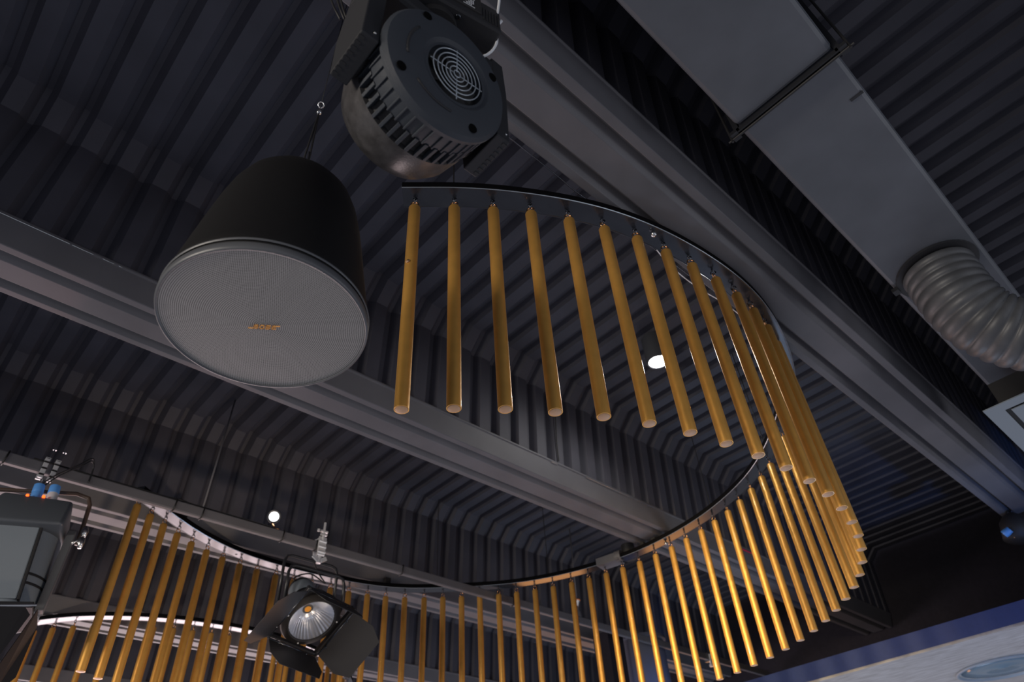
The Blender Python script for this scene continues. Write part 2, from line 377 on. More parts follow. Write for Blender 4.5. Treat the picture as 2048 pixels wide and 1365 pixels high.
def rail_mesh(pts, ext=0.05):
    c = resample(pts, len(pts) * 4)
    c = [c[0] + (c[0] - c[1]).normalized() * ext] + c + [c[-1] + (c[-1] - c[-2]).normalized() * ext]
    rows = []
    for i, p in enumerate(c):
        d = (c[min(i + 1, len(c) - 1)] - c[max(i - 1, 0)]).normalized(); n = Vector((-d.y, d.x, 0))
        hw = RW / 2; e = 0.004
        sec = [(-hw, RZ + 0.002), (-hw + 0.0025, RZ - 0.001), (-hw + 0.005, RZ - 0.001), (-hw + 0.007, RZ), (hw - 0.007, RZ), (hw - 0.005, RZ - 0.001), (hw - 0.0025, RZ - 0.001), (hw, RZ + 0.002), (hw, RZ + RH), (-hw, RZ + RH)]
        rows.append([P(p.x + n.x * a, p.y + n.y * a, z) for a, z in sec])
    return rows, c
def build_rail(pts, label):
    rows, c = rail_mesh(pts)
    org = rows[0][0]
    rt = root('curved_rail', label, 'rail', org)
    mb = MB(); V = mb.quadstrip([[q - org for q in r] for r in rows], closed_v=True); mb.bm.faces.new(V[0]); mb.bm.faces.new(V[-1][::-1])
    o = mb.build('rail_strip', M_RAIL, rt)
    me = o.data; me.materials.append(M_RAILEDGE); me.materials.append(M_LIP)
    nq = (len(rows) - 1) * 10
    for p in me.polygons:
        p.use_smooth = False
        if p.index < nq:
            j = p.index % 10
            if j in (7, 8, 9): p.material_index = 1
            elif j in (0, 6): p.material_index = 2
    return rt, c
rail1, c1 = build_rail(SP, 'glossy black S-curved flat rail carrying the nearer gold tubes')
SP2 = [Vector((p.x + 0.25, p.y + 5.48, 0)) for p in SP[:23]]
SP2[0] = Vector((1.157, 6.925, 0)); SP2 = [Vector((0.965, 7.21, 0)), Vector((1.048, 7.062, 0))] + SP2
SP2 = [SP2[0]] + [(SP2[i - 1] + 2 * SP2[i] + SP2[i + 1]) / 4 for i in range(1, len(SP2) - 1)] + [SP2[-1]]
rail2, c2 = build_rail(SP2, 'second curved rail, pale reflecting, farther off at lower left')
# things fixed to the first rail
def near(u, v):
    k = min(range(1, len(c1) - 1), key=lambda i: (c1[i].x - u) ** 2 + (c1[i].y - v) ** 2)
    d = (c1[k + 1] - c1[k - 1]).normalized(); return c1[k], d
mb = MB()
for (u, v, off) in ((1.805, 0.908, -0.018), (4.335, 2.80, 0.0)):
    mb = MB(); mb.lathe([(0, -0.030), (0.009, -0.028), (0.014, -0.019), (0.012, -0.010), (0.005, -0.006), (0.005, 0.0)], 16, T(*(P(u, v + off, RZ) - rail1.location)))
    mb.build('ball_bolt', M_STEEL, rail1, True)
mb = MB()
for (u, v) in ((1.80, 4.868), (4.305, 3.33), (3.30, 1.10)):
    mb = MB(); mb.lathe([(0.009, -0.001), (0.009, 0.002)], 14, T(*(P(u, v, RZ) - rail1.location))); mb.build('bolt_hole', M_BLACK, rail1)
for (u, v, bb) in ((2.35, 0.843, 1), (2.85, 0.93, 1), (4.335, 2.88, 2), (4.345, 3.0, 2), (1.3, 4.66, 3), (3.1, 4.80, 3)):
    p, d = near(u, v); hh = 2.325 - RZ - RH if bb < 3 else 0.06
    mb = MB(); mb.box(P(p.x, p.y, RZ + RH + hh / 2) - rail1.location, (0.05, 0.04, hh)); mb.build('fixing_block', M_BLACK, rail1)
for (u, v) in ((1.02, 1.30), (3.85, 1.57), (4.24, 2.28), (4.1, 3.86), (3.45, 4.58), (2.2, 4.914)):
    p, d = near(u, v); mb = MB(); mb.tube([P(p.x, p.y, RZ + RH - 0.005) - rail1.location, P(p.x, p.y, 2.5 if 4.84 < p.y < 5.15 else 3.12) - rail1.location], 0.003, 6); mb.build('suspension_rod', M_BLACK, rail1)
for i in (5, 12, 20):
    p = SP2[i]; mb = MB(); mb.tube([P(p.x, p.y, RZ + RH - 0.005) - rail2.location, P(p.x, p.y, 3.12) - rail2.location], 0.003, 6); mb.build('suspension_rod', M_BLACK, rail2)
# grey splice bracket at the beam
p, d = near(4.30, 3.33)
br = root('rail_bracket', 'grey folded steel bracket clamping the curved rail under the speaker beam', 'bracket', P(p.x, p.y, RZ))
ang = math.atan2(d.y, d.x); br.rotation_euler = (0, 0, ang)
mb = MB(); mb.box((0.02, 0, -0.006), (0.20, 0.112, 0.006)); mb.box((0.02, 0.058, 0.022), (0.20, 0.005, 0.06)); mb.box((0.02, -0.058, 0.022), (0.20, 0.005, 0.06)); mb.build('clamp_plate', M_BEAM, br)
mb = MB(); mb.tube([(0.12, -0.058, 0.045), (0.135, -0.07, 0.06), (0.12, -0.085, 0.07)], 0.008, 8); mb.build('hook_screw', M_STEEL, br, True)
mb = MB(); mb.lathe([(0.022, 0.0), (0.045, 0.0), (0.045, 0.05), (0.022, 0.05)], 24, T(-0.10, 0.02, 0.03) @ Matrix.Rotation(PI / 2, 4, 'Y').to_4x4()); mb.build('pipe_ring', M_BEAM, br, True, angle=40)
mb = MB(); mb.lathe([(0.055, 0.035), (0.06, 0.05), (0.055, 0.155), (0.03, 0.16)], 24, T(-0.13, -0.06, -0.02)); mb.build('mounting_boss', M_BLACK, br, True, angle=40)

# one hanging tube with its parts
def torus(mb, c, R, r, axis, n=16, k=6):
    M = frame(axis); pts = [Vector(c) + M @ Vector((R * math.cos(2 * PI * i / n), R * math.sin(2 * PI * i / n), 0)) for i in range(n)]
    mb.tube(pts, r, k, closed=True)
def make_tube(label):
    t = root('hanging_tube', label, 'tube', P(0, 0, TZ - TL))
    mb = MB(); mb.lathe([(TR - 0.0035, 0.004), (TR - 0.0035, 0.0), (TR, 0.0), (TR, TL - 0.012), (TR - 0.004, TL - 0.004), (TR - 0.010, TL), (0.0, TL)], 32, caps=False); mb.build('tube_body', M_GOLD, t, True, angle=35)
    mb = MB(); mb.lathe([(TR - 0.0035, 0.003), (TR - 0.0045, -0.0012), (TR - 0.008, -0.0022), (0, -0.0026)], 28); mb.build('end_cap', M_CAP, t, True, angle=50)
    mb = MB(); torus(mb, (0, 0, TL + 0.016), 0.0145, 0.0032, (0.3, 1, 0)); mb.build('eye_ring', M_COPPER, t, True)
    mb = MB(); torus(mb, (0, 0, TL + 0.038), 0.0115, 0.0026, (1, 0.2, 0)); torus(mb, (0.001, 0, TL + 0.052), 0.0075, 0.0022, (0.3, 1, 0))
    mb.tube([(0.0, 0, TL + 0.052), (0.002, 0, TL + 0.058), (0, 0, TL + RZ - TZ)], 0.0022, 6); mb.build('hook_chain', M_CHAIN, t, True)
    return t
def copy_tree(o, parent=None):
    c = o.copy(); COL.objects.link(c); c.parent = parent
    for ch in list(o.children): copy_tree(ch, c)
    return c
ONES = ['first', 'second', 'third', 'fourth', 'fifth', 'sixth', 'seventh', 'eighth', 'ninth', 'tenth', 'eleventh', 'twelfth', 'thirteenth', 'fourteenth', 'fifteenth', 'sixteenth', 'seventeenth', 'eighteenth', 'nineteenth', 'twentieth',
        'twenty-first', 'twenty-second', 'twenty-third', 'twenty-fourth', 'twenty-fifth', 'twenty-sixth', 'twenty-seventh', 'twenty-eighth', 'twenty-ninth', 'thirtieth', 'thirty-first', 'thirty-second']
def lab1(i, n):
    if i == 0: return 'dented gold tube hanging at the free front end of the near rail beside the speaker'
    if i < 13: return 'gold tube in the near front arc, %s from the end beside the speaker' % ONES[i]
    if i < 22: return 'gold tube in the crowded right bend of the near rail, %s after the front arc' % ONES[i - 13]
    k = n - 1 - i
    if i == n - 1: return 'leftmost gold tube of the near rail, its bottom end in view at lower left'
    if k <= 8: return 'gold tube in the left end of the back row, %s from the leftmost' % ONES[k - 1 + 1]
    if k <= 13: return 'back row gold tube beside or behind the round spotlight, %s from the leftmost' % ONES[k]
    return 'bright gold tube of the back row, %s counting leftward from the right bend' % ONES[i - 22]
proto = None
rnd = random.Random(11)
N1 = len(SP)
for i, p in enumerate(SP):
    if proto is None: proto = make_tube(lab1(0, N1)); t = proto
    else: t = copy_tree(proto)
    t['label'] = lab1(i, N1); t['group'] = 'gold tubes on the near curved rail'
    d = (SP[min(i + 1, N1 - 1)] - SP[max(i - 1, 0)])
    t.location = P(p.x, p.y, TZ - TL); t.rotation_euler = (rnd.uniform(-0.003, 0.003), rnd.uniform(-0.003, 0.003), math.atan2(d.y, d.x) + rnd.uniform(-0.4, 0.4))
for i, p in enumerate(SP2[1:]):
    t = copy_tree(proto)
    t['label'] = ('gold tube at the left end of the far rail, beside the black barn door' if i == 0 else 'gold tube on the far rail at lower left, %s from its left end' % ONES[i])
    t['group'] = 'gold tubes on the far curved rail'
    t.location = P(p.x, p.y, TZ - TL); t.rotation_euler = (0, 0, rnd.uniform(0, 3))
mb = MB(); mb.lathe([(0, -0.002), (0.005, 0.0), (0.009, 0.002)], 10, T(-0.016, -0.0165, 0.645) @ frame((-0.7, -0.72, 0)).to_4x4()); o = mb.build('dent_mark', M_CAP, proto, True)

# thin cable sagging along the rail
def cable(name, pts, r, mt, label, cat='cable', n=60):
    mb = MB(); mb.tube([Vector((q.x, q.y, q.z + CH)) for q in resample([Vector(a) for a in pts], n)], r, 6); o = mb.build(name, mt, None, True); tag(o, label, cat); return o
cable('thin_cable', [(1.90, 0.945, 2.262), (2.02, 0.955, 2.235), (2.2, 0.95, 2.222), (2.45, 0.935, 2.235), (2.75, 0.955, 2.25), (2.95, 1.0, 2.262)], 0.0028, M_ALU, 'thin pale cable sagging under the edge of the near curved rail')
cable('thin_cable', [(0.98, 0.972, 2.315), (1.3, 0.975, 2.308), (1.42, 0.978, 2.304), (1.7, 0.972, 2.312), (2.3, 0.97, 2.322)], 0.0026, M_CHAIN, 'thin wire running along the lower edge of the wide beam above the front tubes')

# ------------------------------------------------------------------ pendant speaker
sc_ = Vector((0.388, 1.196)); SR = 0.2368
spk = root('pendant_speaker', 'large black cone-shaped pendant loudspeaker with round grey grille', 'speaker', P(sc_.x, sc_.y, 1.1))
mb = MB(); mb.lathe([(0.213, 0.004), (0.228, 0.010), (0.2335, 0.03), (0.230, 0.06), (0.218, 0.14), (0.203, 0.24), (0.187, 0.34), (0.172, 0.41), (0.155, 0.46), (0.130, 0.50), (0.095, 0.53), (0.05, 0.545), (0.0, 0.55)], 96, caps=False); mb.build('cone_shell', M_SHELL, spk, True)
mb = MB(); mb.lathe([(0.2290, 0.004), (0.2305, -0.003), (0.2345, -0.003), (0.2368, 0.004), (0.2368, 0.017), (0.2335, 0.019)], 96, caps=False); mb.build('rim', M_RIM, spk, True)
mb = MB(); mb.lathe([(0.2355, 0.026), (0.2375, 0.028), (0.2375, 0.031), (0.2355, 0.033)], 96, caps=False); mb.build('seam_ring', M_RIM, spk, True)
mb = MB(); mb.lathe([(0.0, -0.003), (0.2300, 0.0)], 96); gr = mb.build('grille', M_GRILLE, spk, False)
# logo, lettering read from below
tx = (Matrix.Rotation(math.radians(8), 3, 'Z') @ Vector((0.0494, -0.0440, 0))).normalized(); ty = Vector((-tx.y, tx.x, 0)) * -1.0   # right, up as seen from below
lg = MB()
def lpoly(pts, h=0.0012, z=-0.0048):
    t = bmesh.new(); q = [spk.location * 0 + tx * (x + 0.30 * y) + ty * y for x, y in pts]
    a = [t.verts.new((v.x, v.y, z)) for v in q]; b_ = [t.verts.new((v.x, v.y, z + h)) for v in q]
    t.faces.new(a); t.faces.new(b_[::-1]); n = len(q)
    for i in range(n): t.faces.new((a[i], a[(i + 1) % n], b_[(i + 1) % n], b_[i]))
    lg.merge(t)
def lrect(x0, y0, x1, y1): lpoly([(x0, y0), (x1, y0), (x1, y1), (x0, y1)])
H = 0.0125; S_ = 0.0020; X = -0.0225; W_ = 0.0108; G = 0.0026
# B
lrect(X - 0.011, 0, X, S_)                      # lead-in bar
x = X; lrect(x, 0, x + S_ * 1.2, H); lrect(x, 0, x + W_, S_); lrect(x, H - S_, x + W_ * 0.92, H); lrect(x, H / 2 - S_ / 2, x + W_ * 0.92, H / 2 + S_ / 2); lrect(x + W_ - S_ * 1.1, 0, x + W_, H / 2); lrect(x + W_ * 0.92 - S_ * 1.1, H / 2, x + W_ * 0.92, H)
x += W_ + G; lrect(x, 0, x + S_ * 1.2, H); lrect(x + W_ - S_ * 1.2, 0, x + W_, H); lrect(x, 0, x + W_, S_); lrect(x, H - S_, x + W_, H)
x += W_ + G; lrect(x, 0, x + W_, S_); lrect(x, H - S_, x + W_, H); lrect(x, H / 2 - S_ / 2, x + W_, H / 2 + S_ / 2); lrect(x, H / 2, x + S_ * 1.2, H); lrect(x + W_ - S_ * 1.2, 0, x + W_, H / 2)
x += W_ + G; lrect(x, 0, x + S_ * 1.2, H); lrect(x, 0, x + W_, S_); lrect(x, H / 2 - S_ / 2, x + W_ * 0.9, H / 2 + S_ / 2); lrect(x, H - S_, x + W_ + 0.007, H)
lo = lg.build('logo_lettering', M_LOGO, spk); lo.location = tx * 0.000 + ty * 0.002 + Vector((0.009, 0.028, 0)) * 0.4; plab(lo, 'small slanted orange lettering BOSE in the middle of the grille')
# hanging cord and cables
hp0 = Vector((0, 0, 0.548)); hk = Vector((-0.0, 0.0, 0.99))
mb = MB()
for dx, dy in ((0.006, 0), (-0.008, 0.004)): mb.tube([(dx, dy, 0.54), (dx * 0.9, dy, 0.70), (0.0, 0.0, 0.95)], 0.0032, 6)
mb.tube([(0, 0, 0.95), (0, 0, 3.11 - 1.1 + AMP)], 0.0015, 5); mb.build('hanging_cord', M_BLACK, spk, True)
mb = MB()
for k in (0, 0.009): mb.tube(resample([Vector((-0.075, 0.015 + k, 0.52)), Vector((-0.07, 0.01 + k, 0.58)), Vector((-0.03, 0.0 + k, 0.63)), Vector((0.0, k * 0.3, 0.655)), Vector((0.0, 0, 0.72))], 24), 0.0028, 6)
mb.build('signal_wire', M_BLACKG, spk, True)
mb = MB(); torus(mb, (0, 0, 1.0), 0.0095, 0.003, R_ * 0 + F_); mb.lathe([(0, -0.014), (0.008, -0.010), (0.009, 0.004), (0.004, 0.012), (0.0, 0.014)], 12, T(0, 0, 0.955)); mb.build('hanging_eye', M_STEEL, spk, True)

# ------------------------------------------------------------------ moving head lamp
FC = Vector((0.441, 0.690, 1.475))
mh = root('moving_head_lamp', 'dark round moving-head stage lamp with fan guard, hanging at top centre', 'stage light', P(*FC))
ax_ = Vector((0.0, -0.968, -0.25)).normalized()          # towards the fan end
MF = frame(ax_, (1, 0, 0)).to_4x4()
hd = MB()
hd.lathe([(0.0, -0.135), (0.07, -0.134), (0.115, -0.125), (0.143, -0.105), (0.157, -0.07), (0.160, -0.02), (0.160, 0.0)], 64, MF, caps=False)
o = hd.build('front_shell', M_HEADF, mh, True)
hd = MB(); hd.lathe([(0.160, 0.0), (0.150, 0.004), (0.146, 0.012), (0.146, 0.045), (0.150, 0.048)], 64, MF, caps=False); hd.build('vent_band', M_BLACK, mh, True, angle=30)
hd = MB()
for i in range(44):
    a = 2 * PI * i / 44
    Mr = MF @ Matrix.Rotation(a, 4, 'Z')
    hd.box((0, 0, 0), (0.016, 0.0085, 0.048)); 
hd.bm.free(); hd = MB()
for i in range(40):
    a = 2 * PI * i / 40; c = MF @ Matrix.Rotation(a, 4, 'Z') @ Vector((0.1535, 0, 0.024)); Mr = (MF @ Matrix.Rotation(a, 4, 'Z')).to_3x3()
    hd.box(c, (0.013, 0.0085, 0.050), Mr, 0.0012)
hd.build('vent_bars', M_HEAD, mh)
hd = MB(); hd.lathe([(0.156, 0.046), (0.158, 0.052), (0.157, 0.085), (0.157, 0.10)], 64, MF, caps=False); hd.build('ribbed_collar', M_HEAD, mh, True)
hd = MB()
for i in range(40):
    a = 2 * PI * (i + 0.5) / 40; Mr = (MF @ Matrix.Rotation(a, 4, 'Z'))
    hd.box(Mr @ Vector((0.157, 0, 0.072)), (0.010, 0.0045, 0.052), Mr.to_3x3(), 0.0015)
hd.build('cooling_ribs', M_HEAD, mh)
# back cap with fan opening
hd = MB(); fo = Vector((0.018, 0.010))
t = bmesh.new(); NS = 72
def ringv(r, z, c=(0, 0)): return [t.verts.new((c[0] + r * math.cos(2 * PI * i / NS), c[1] + r * math.sin(2 * PI * i / NS), z)) for i in range(NS)]
rings = [ringv(0.157, 0.092), ringv(0.165, 0.098), ringv(0.1655, 0.108), ringv(0.158, 0.118), ringv(0.130, 0.124), ringv(0.092, 0.124, fo), ringv(0.082, 0.119, fo), ringv(0.076, 0.119, fo), ringv(0.074, 0.085, fo)]
for a_, b_ in zip(rings, rings[1:]):
    for i in range(NS): t.faces.new((a_[i], a_[(i + 1) % NS], b_[(i + 1) % NS], b_[i]))
hd.merge(t, MF); hd.build('back_cap', M_HEAD, mh, True, angle=25)
hd = MB(); hd.lathe([(0.0, 0.0), (0.076, 0.0)], 40, MF @ T(fo.x, fo.y, 0.088), caps=False)
for i in range(7):
    a = 2 * PI * i / 7; Mr = MF @ T(fo.x, fo.y, 0.094) @ Matrix.Rotation(a, 4, 'Z') @ Matrix.Rotation(0.5, 4, 'X')
    hd.box(Mr @ Vector((0.045, 0, 0)), (0.045, 0.028, 0.002), Mr.to_3x3())
hd.lathe([(0.02, 0.0), (0.02, 0.02), (0.0, 0.02)], 20, MF @ T(fo.x, fo.y, 0.088)); hd.build('cooling_fan', M_BLACK, mh)
hd = MB()
for r in (0.009, 0.020, 0.031, 0.042, 0.053, 0.065):
    pts = [MF @ Vector((fo.x + r * math.cos(2 * PI * i / 48), fo.y + r * math.sin(2 * PI * i / 48), 0.123)) for i in range(48)]; hd.tube(pts, 0.0016, 6, closed=True)
for a in (0.1, 1.75):
    for sg in (0, PI):
        if sg == 0 or True:
            d0 = 0.006; hd.tube([MF @ Vector((fo.x + d0 * math.cos(a + sg), fo.y + d0 * math.sin(a + sg), 0.1215)), MF @ Vector((fo.x + 0.072 * math.cos(a + sg), fo.y + 0.072 * math.sin(a + sg), 0.1215))], 0.0015, 6)
hd.build('fan_guard', M_WIRE, mh, True)
hd = MB()
for a in (20, 110, 200, 290):
    a = math.radians(a + 18); hd.lathe([(0.0115, 0.0), (0.0115, 0.0016), (0.0, 0.0016)], 14, MF @ T(0.139 * math.cos(a), 0.139 * math.sin(a), 0.1225))
hd.build('screw_recess', mat('recess black', (0.003, 0.003, 0.003), 0.9, spec=0.05), mh)
hd = MB()
for a0, a1 in ((150, 205), (232, 285)):
    pts = [MF @ Vector((0.112 * math.cos(math.radians(a)) , 0.112 * math.sin(math.radians(a)), 0.124)) for a in range(a0, a1, 5)]
    hd = MB(); hd.tube(pts, 0.0035, 8); hd.build('raised_rib', M_YOKE, mh, True)
# yoke arms and base
def lb(u, v, z): return P(u, v, z) - mh.location
for s, (ua, ub) in ((0, (0.236, 0.278)), (1, (0.603, 0.643))):
    mb = MB(); pts = [(0.600, 1.40), (0.725, 1.40), (0.735, 1.56), (0.70, 1.78), (0.60, 1.78), (0.595, 1.62)]
    t = bmesh.new(); A = [t.verts.new(lb(ua, v, z)) for v, z in pts]; B = [t.verts.new(lb(ub, v, z)) for v, z in pts]
    t.faces.new(A); t.faces.new(B[::-1])
    for i in range(len(pts)): t.faces.new((A[i], A[(i + 1) % len(pts)], B[(i + 1) % len(pts)], B[i]))
    mb.merge(t); ya = mb.build('yoke_arm', M_YOKE, mh); bv = ya.modifiers.new('b', 'BEVEL'); bv.width = 0.003; bv.segments = 2
    mb = MB()
    ue = ua if s == 0 else ub
    for k in range(8): mb.box(lb(ue + (0.007 if s == 0 else -0.007), 0.612 + k * 0.0145, 1.3998), (0.013, 0.0066, 0.0016))
    mb.build('vent_slots', M_BLACK, ya).matrix_parent_inverse = Matrix.Identity(4)
    mb = MB(); mb.lathe([(0.045, -0.002), (0.045, 0.026)], 28, T(*lb(ub if s == 0 else ua - 0.024, 0.690, 1.475)) @ Matrix.Rotation(PI / 2, 4, 'Y')); mb.build('pivot_hub', M_BLACK, mh, True, angle=40)
    mb = MB(); mb.lathe([(0.0, 0.004), (0.003, 0.003), (0.004, 0)], 8, T(*lb((ua + ub) / 2 + 0.008, 0.60, 1.425)) @ Matrix.Rotation(PI / 2, 4, 'X')); mb.build('screw', M_STEEL, mh, True)
mb = MB(); mb.box(lb(0.44, 0.655, 1.735), (0.41, 0.11, 0.07), bev=0.012); mb.build('yoke_bridge', M_YOKE, mh)
mb = MB(); mb.lathe([(0.06, 0.0), (0.06, 0.03)], 32, T(*lb(0.44, 0.64, 1.762))); mb.build('pan_bearing', M_BLACK, mh, True, angle=40)
RB = Matrix.Rotation(-0.21, 3, 'Z')
bs = mh
bc = lb(0.372, 0.595, 1.855) + RB @ Vector((0, 0.024, 0))
mb = MB(); mb.box(bc, (0.44, 0.078, 0.13), RB, 0.006); mb.build('base_housing', M_YOKE, mh)
mb = MB(); mb.box(bc + RB @ Vector((0.10, -0.041, 0.012)), (0.115, 0.008, 0.085), RB, 0.002); mb.build('display_panel', M_BLACK, mh)
mb = MB()
for i in range(5):
    for j in range(3):
        if (i * 7 + j * 5) % 4: mb.box(bc + RB @ Vector((0.128 + i * 0.006 - 0.02, -0.0458, -0.012 + j * 0.012)), (0.0045, 0.001, 0.009), RB)
mb.box(bc + RB @ Vector((0.12, -0.0456, 0.026)), (0.034, 0.001, 0.003), RB); mb.box(bc + RB @ Vector((0.12, -0.0456, -0.022)), (0.034, 0.001, 0.003), RB)
mb.build('label_print', M_LABEL, mh)
mb = MB()
for i in range(6): mb.box(bc + RB @ Vector((0.166 + i * 0.009, -0.0392, -0.01)), (0.0035, 0.003, 0.07), RB)
mb.build('side_vents', M_BLACK, mh)
mb = MB()
for x, y in ((0.02, 0.015), (0.06, 0.02), (-0.05, -0.01), (-0.11, 0.015), (0.10, -0.02)):
    mb.lathe([(0.004, -0.002), (0.007, -0.002), (0.007, 0.001), (0.004, 0.001)], 12, Matrix.Translation(bc + RB @ Vector((x, y, -0.0655))), caps=False)
mb.build('base_screw', M_CHAIN, mh, True)
mb = MB(); mb.tube([bc + Vector((0, 0, 0.06)), bc + Vector((0, 0, 3.14 - 1.855))], 0.022, 16); mb.build('hanging_pole', M_BLACK, mh, True, angle=60)
# safety cable
q = [Vector((0.556, 0.527, 2.02)), Vector((0.550, 0.534, 1.93)), Vector((0.548, 0.545, 1.86)), Vector((0.553, 0.555, 1.80)), Vector((0.562, 0.566, 1.765)), Vector((0.563, 0.585, 1.745)), Vector((0.552, 0.60, 1.742))]
q = [(990, 1)]
def ray(px, py, z):
    d = R_ * (px - 1024) - U_ * (py - 682.5) + F_ * 1346.94; return d * (z / d.z)
pts = [ray(1000, -70, 2.05), ray(999, -10, 1.98), ray(996, 20, 1.92), ray(990, 50, 1.86), ray(994, 80, 1.80), ray(987, 98, 1.76), ray(975, 109, 1.735), ray(965, 113, 1.73)]
mb = MB(); mb.tube(resample([Vector((a.x, a.y, a.z + CH)) for a in pts], 60), 0.0038, 8)
for a, b_ in (((997, 62), (984, 40)), ((993, 52), (1003, 42)), ((997, 58), (995, 46))):
    A = ray(*a, 1.85); B = ray(*b_, 1.87); mb.tube([Vector((A.x, A.y, A.z + CH)), Vector((B.x, B.y, B.z + CH))], 0.0045, 8)
A = pts[0]; mb.tube([Vector((A.x, A.y, A.z + CH)), Vector((A.x + 0.03, A.y + 0.1, 2.33 + CH))], 0.0038, 8)
o = mb.build('safety_cable', M_CABLEW, None, True); tag(o, 'twisted pale steel safety cable hanging beside the moving-head lamp', 'cable')
mb = MB()
for k in (0, 14, 22):
    pts = [ray(655 + k, -20, 1.95), ray(668 + k * 0.8, 15, 1.85), ray(680 + k * 0.6, 38, 1.75)]
    mb.tube([Vector((a.x, a.y, a.z + CH)) for a in pts], 0.003, 6)
o = mb.build('power_cables', M_BLACK, None, True); tag(o, 'bundle of thin black cables dropping behind the left arm of the moving-head lamp', 'cable')

# ------------------------------------------------------------------ lighting bar
BV = 4.286; BZ = 2.197
bar = root('lighting_bar', 'long grey square steel bar hung under the ceiling, carrying the two spotlights', 'bar', P(0, BV, BZ))
mb = MB(); mb.box((2.55, 0, 0), (11.3, 0.04, 0.066), bev=0.007); mb.build('square_tube', M_BEAM, bar)
for u in (0.17, 1.12, 1.30, 1.87, 2.13, 2.88, 4.05):
    mb = MB(); rr = 0.042
    mb.tube([Vector((u, -0.023, -0.036)), Vector((u + 0.006, -0.023, 0.036)), Vector((u + 0.006, 0.023, 0.036)), Vector((u, 0.023, -0.036))], 0.0045, 6, closed=True); mb.build('cable_tie', M_TIE, bar, True)
for u in (-1.5, 1.30, 4.9):
    mb = MB(); mb.tube([(u, 0, 0.02), (u + 0.02, 0, 3.13 - BZ)], 0.006, 8); mb.build('suspension_rod', M_BEAM, bar, True)
mb = MB(); mb.tube([(1.0, 0.02, 0.042), (1.15, 0.0, 0.05), (1.25, 0.01, 0.042), (1.8, 0.0, 0.042), (0.3, 0.0, 0.042)], 0.008, 6); mb.build('taped_cable', M_BLACK, bar, True)

def onV(px, py, V):
    d = R_ * (px - 1024) - U_ * (py - 682.5) + F_ * 1346.94; return d * (V / d.y)
# small flared sprinkler and bolts on the bar
sp0 = onV(1160, 1258, BV)
spk2 = root('sprinkler_head', 'small orange-rimmed sprinkler head standing on the grey bar', 'sprinkler', P(sp0.x, BV, BZ + 0.035))
mb = MB(); mb.lathe([(0.03, 0), (0.022, 0.05), (0.012, 0.055), (0.012, 0.10)], 16); mb.build('pedestal', M_BEAM, spk2, True, angle=40)
mb = MB(); mb.lathe([(0.014, 0.10), (0.016, 0.115), (0.03, 0.155), (0.0, 0.155)], 16); mb.build('flared_cup', M_ALU, spk2, True, angle=40)
mb = MB(); torus(mb, (0, 0, 0.155), 0.03, 0.006, (0, 0, 1)); mb.build('orange_rim', M_ORANGE, spk2, True)
cl = onV(1416, 1322, BV)
ck = root('bar_clamp', 'small pale wing-bolt clamp at the far right end of the grey bar', 'clamp', P(cl.x, BV - 0.03, cl.z))
mb = MB(); mb.tube([(0, 0, -0.06), (0.01, 0, 0.06)], 0.014, 10); mb.lathe([(0.024, -0.01), (0.024, 0.01)], 10, T(0, 0, -0.06)); mb.build('clamp_bolt', M_ALU, ck, True, angle=40)
mb = MB(); mb.box((0.0, 0.03, 0.03), (0.04, 0.06, 0.09)); mb.build('clamp_jaw', M_STEEL, ck)

# ------------------------------------------------------------------ aluminium hook clamp (part of a lamp)
def hook_clamp(parent, c, name='hook_clamp'):
    mb = MB(); mb.box(c + Vector((0, -0.030, -0.01)), (0.062, 0.012, 0.14), bev=0.004); mb.box(c + Vector((0, 0.030, 0.0)), (0.062, 0.012, 0.12), bev=0.004)
    mb.box(c + Vector((0, 0, 0.046)), (0.062, 0.07, 0.012), bev=0.004)
    for k in range(3): mb.box(c + Vector((0, -0.038, -0.055 + 0.04 * k)), (0.064, 0.010, 0.016), bev=0.004)
    h = mb.build(name, M_ALU, parent)
    mb = MB(); mb.tube([c + Vector((0, -0.036, 0.03)), c + Vector((0, -0.036, 0.17))], 0.009, 8); mb.box(c + Vector((0, -0.036, 0.10)), (0.055, 0.02, 0.012)); mb.box(c + Vector((0, -0.036, 0.075)), (0.048, 0.02, 0.012)); mb.lathe([(0.010, -0.008), (0.010, 0.008)], 10, Matrix.Translation(c + Vector((-0.045, -0.036, 0.10)))); mb.build('clamp_bolt', M_ALU, h, True, angle=40)
    mb = MB(); mb.box(c + Vector((-0.032, -0.02, -0.10)), (0.050, 0.012, 0.03), Matrix.Rotation(0.6, 3, 'Y'), 0.003); mb.box(c + Vector((0.032, -0.02, -0.10)), (0.050, 0.012, 0.03), Matrix.Rotation(-0.6, 3, 'Y'), 0.003); mb.lathe([(0.018, -0.13), (0.018, -0.07)], 12, Matrix.Translation(c + Vector((0, -0.01, 0)))); mb.build('wing_nut', M_ALU, h)
    return h

# ------------------------------------------------------------------ round COB spotlight with four barn doors
LC = onV(624, 1243, BV - 0.10)
sl = root('round_spotlight', 'black round spotlight with silver reflector and four open barn doors', 'spotlight', P(*LC))
A_ = Vector((0.04, -0.58, -0.80)).normalized()
xr = Vector((0.92, 0.18, -0.08)).normalized()
MS = frame(A_, xr).to_4x4()
mb = MB(); mb.lathe([(0.0, 0.0), (0.032, 0.0)], 24, MS @ T(0, 0, -0.125), caps=False)
mb.bm.free()
t = MB(); n = 72; rows = []
for k in range(13):
    z = -0.125 + 0.120 * (k / 12) ** 1.0; rb = 0.034 + (0.148 - 0.034) * (k / 12) ** 0.62
    rows.append([MS @ Vector(((rb * (1 + (0.02 if i % 2 else -0.02))) * math.cos(2 * PI * i / n), (rb * (1 + (0.02 if i % 2 else -0.02))) * math.sin(2 * PI * i / n), z)) for i in range(n)])
t.quadstrip(rows, closed_v=True); t.build('reflector', M_REFL, sl)
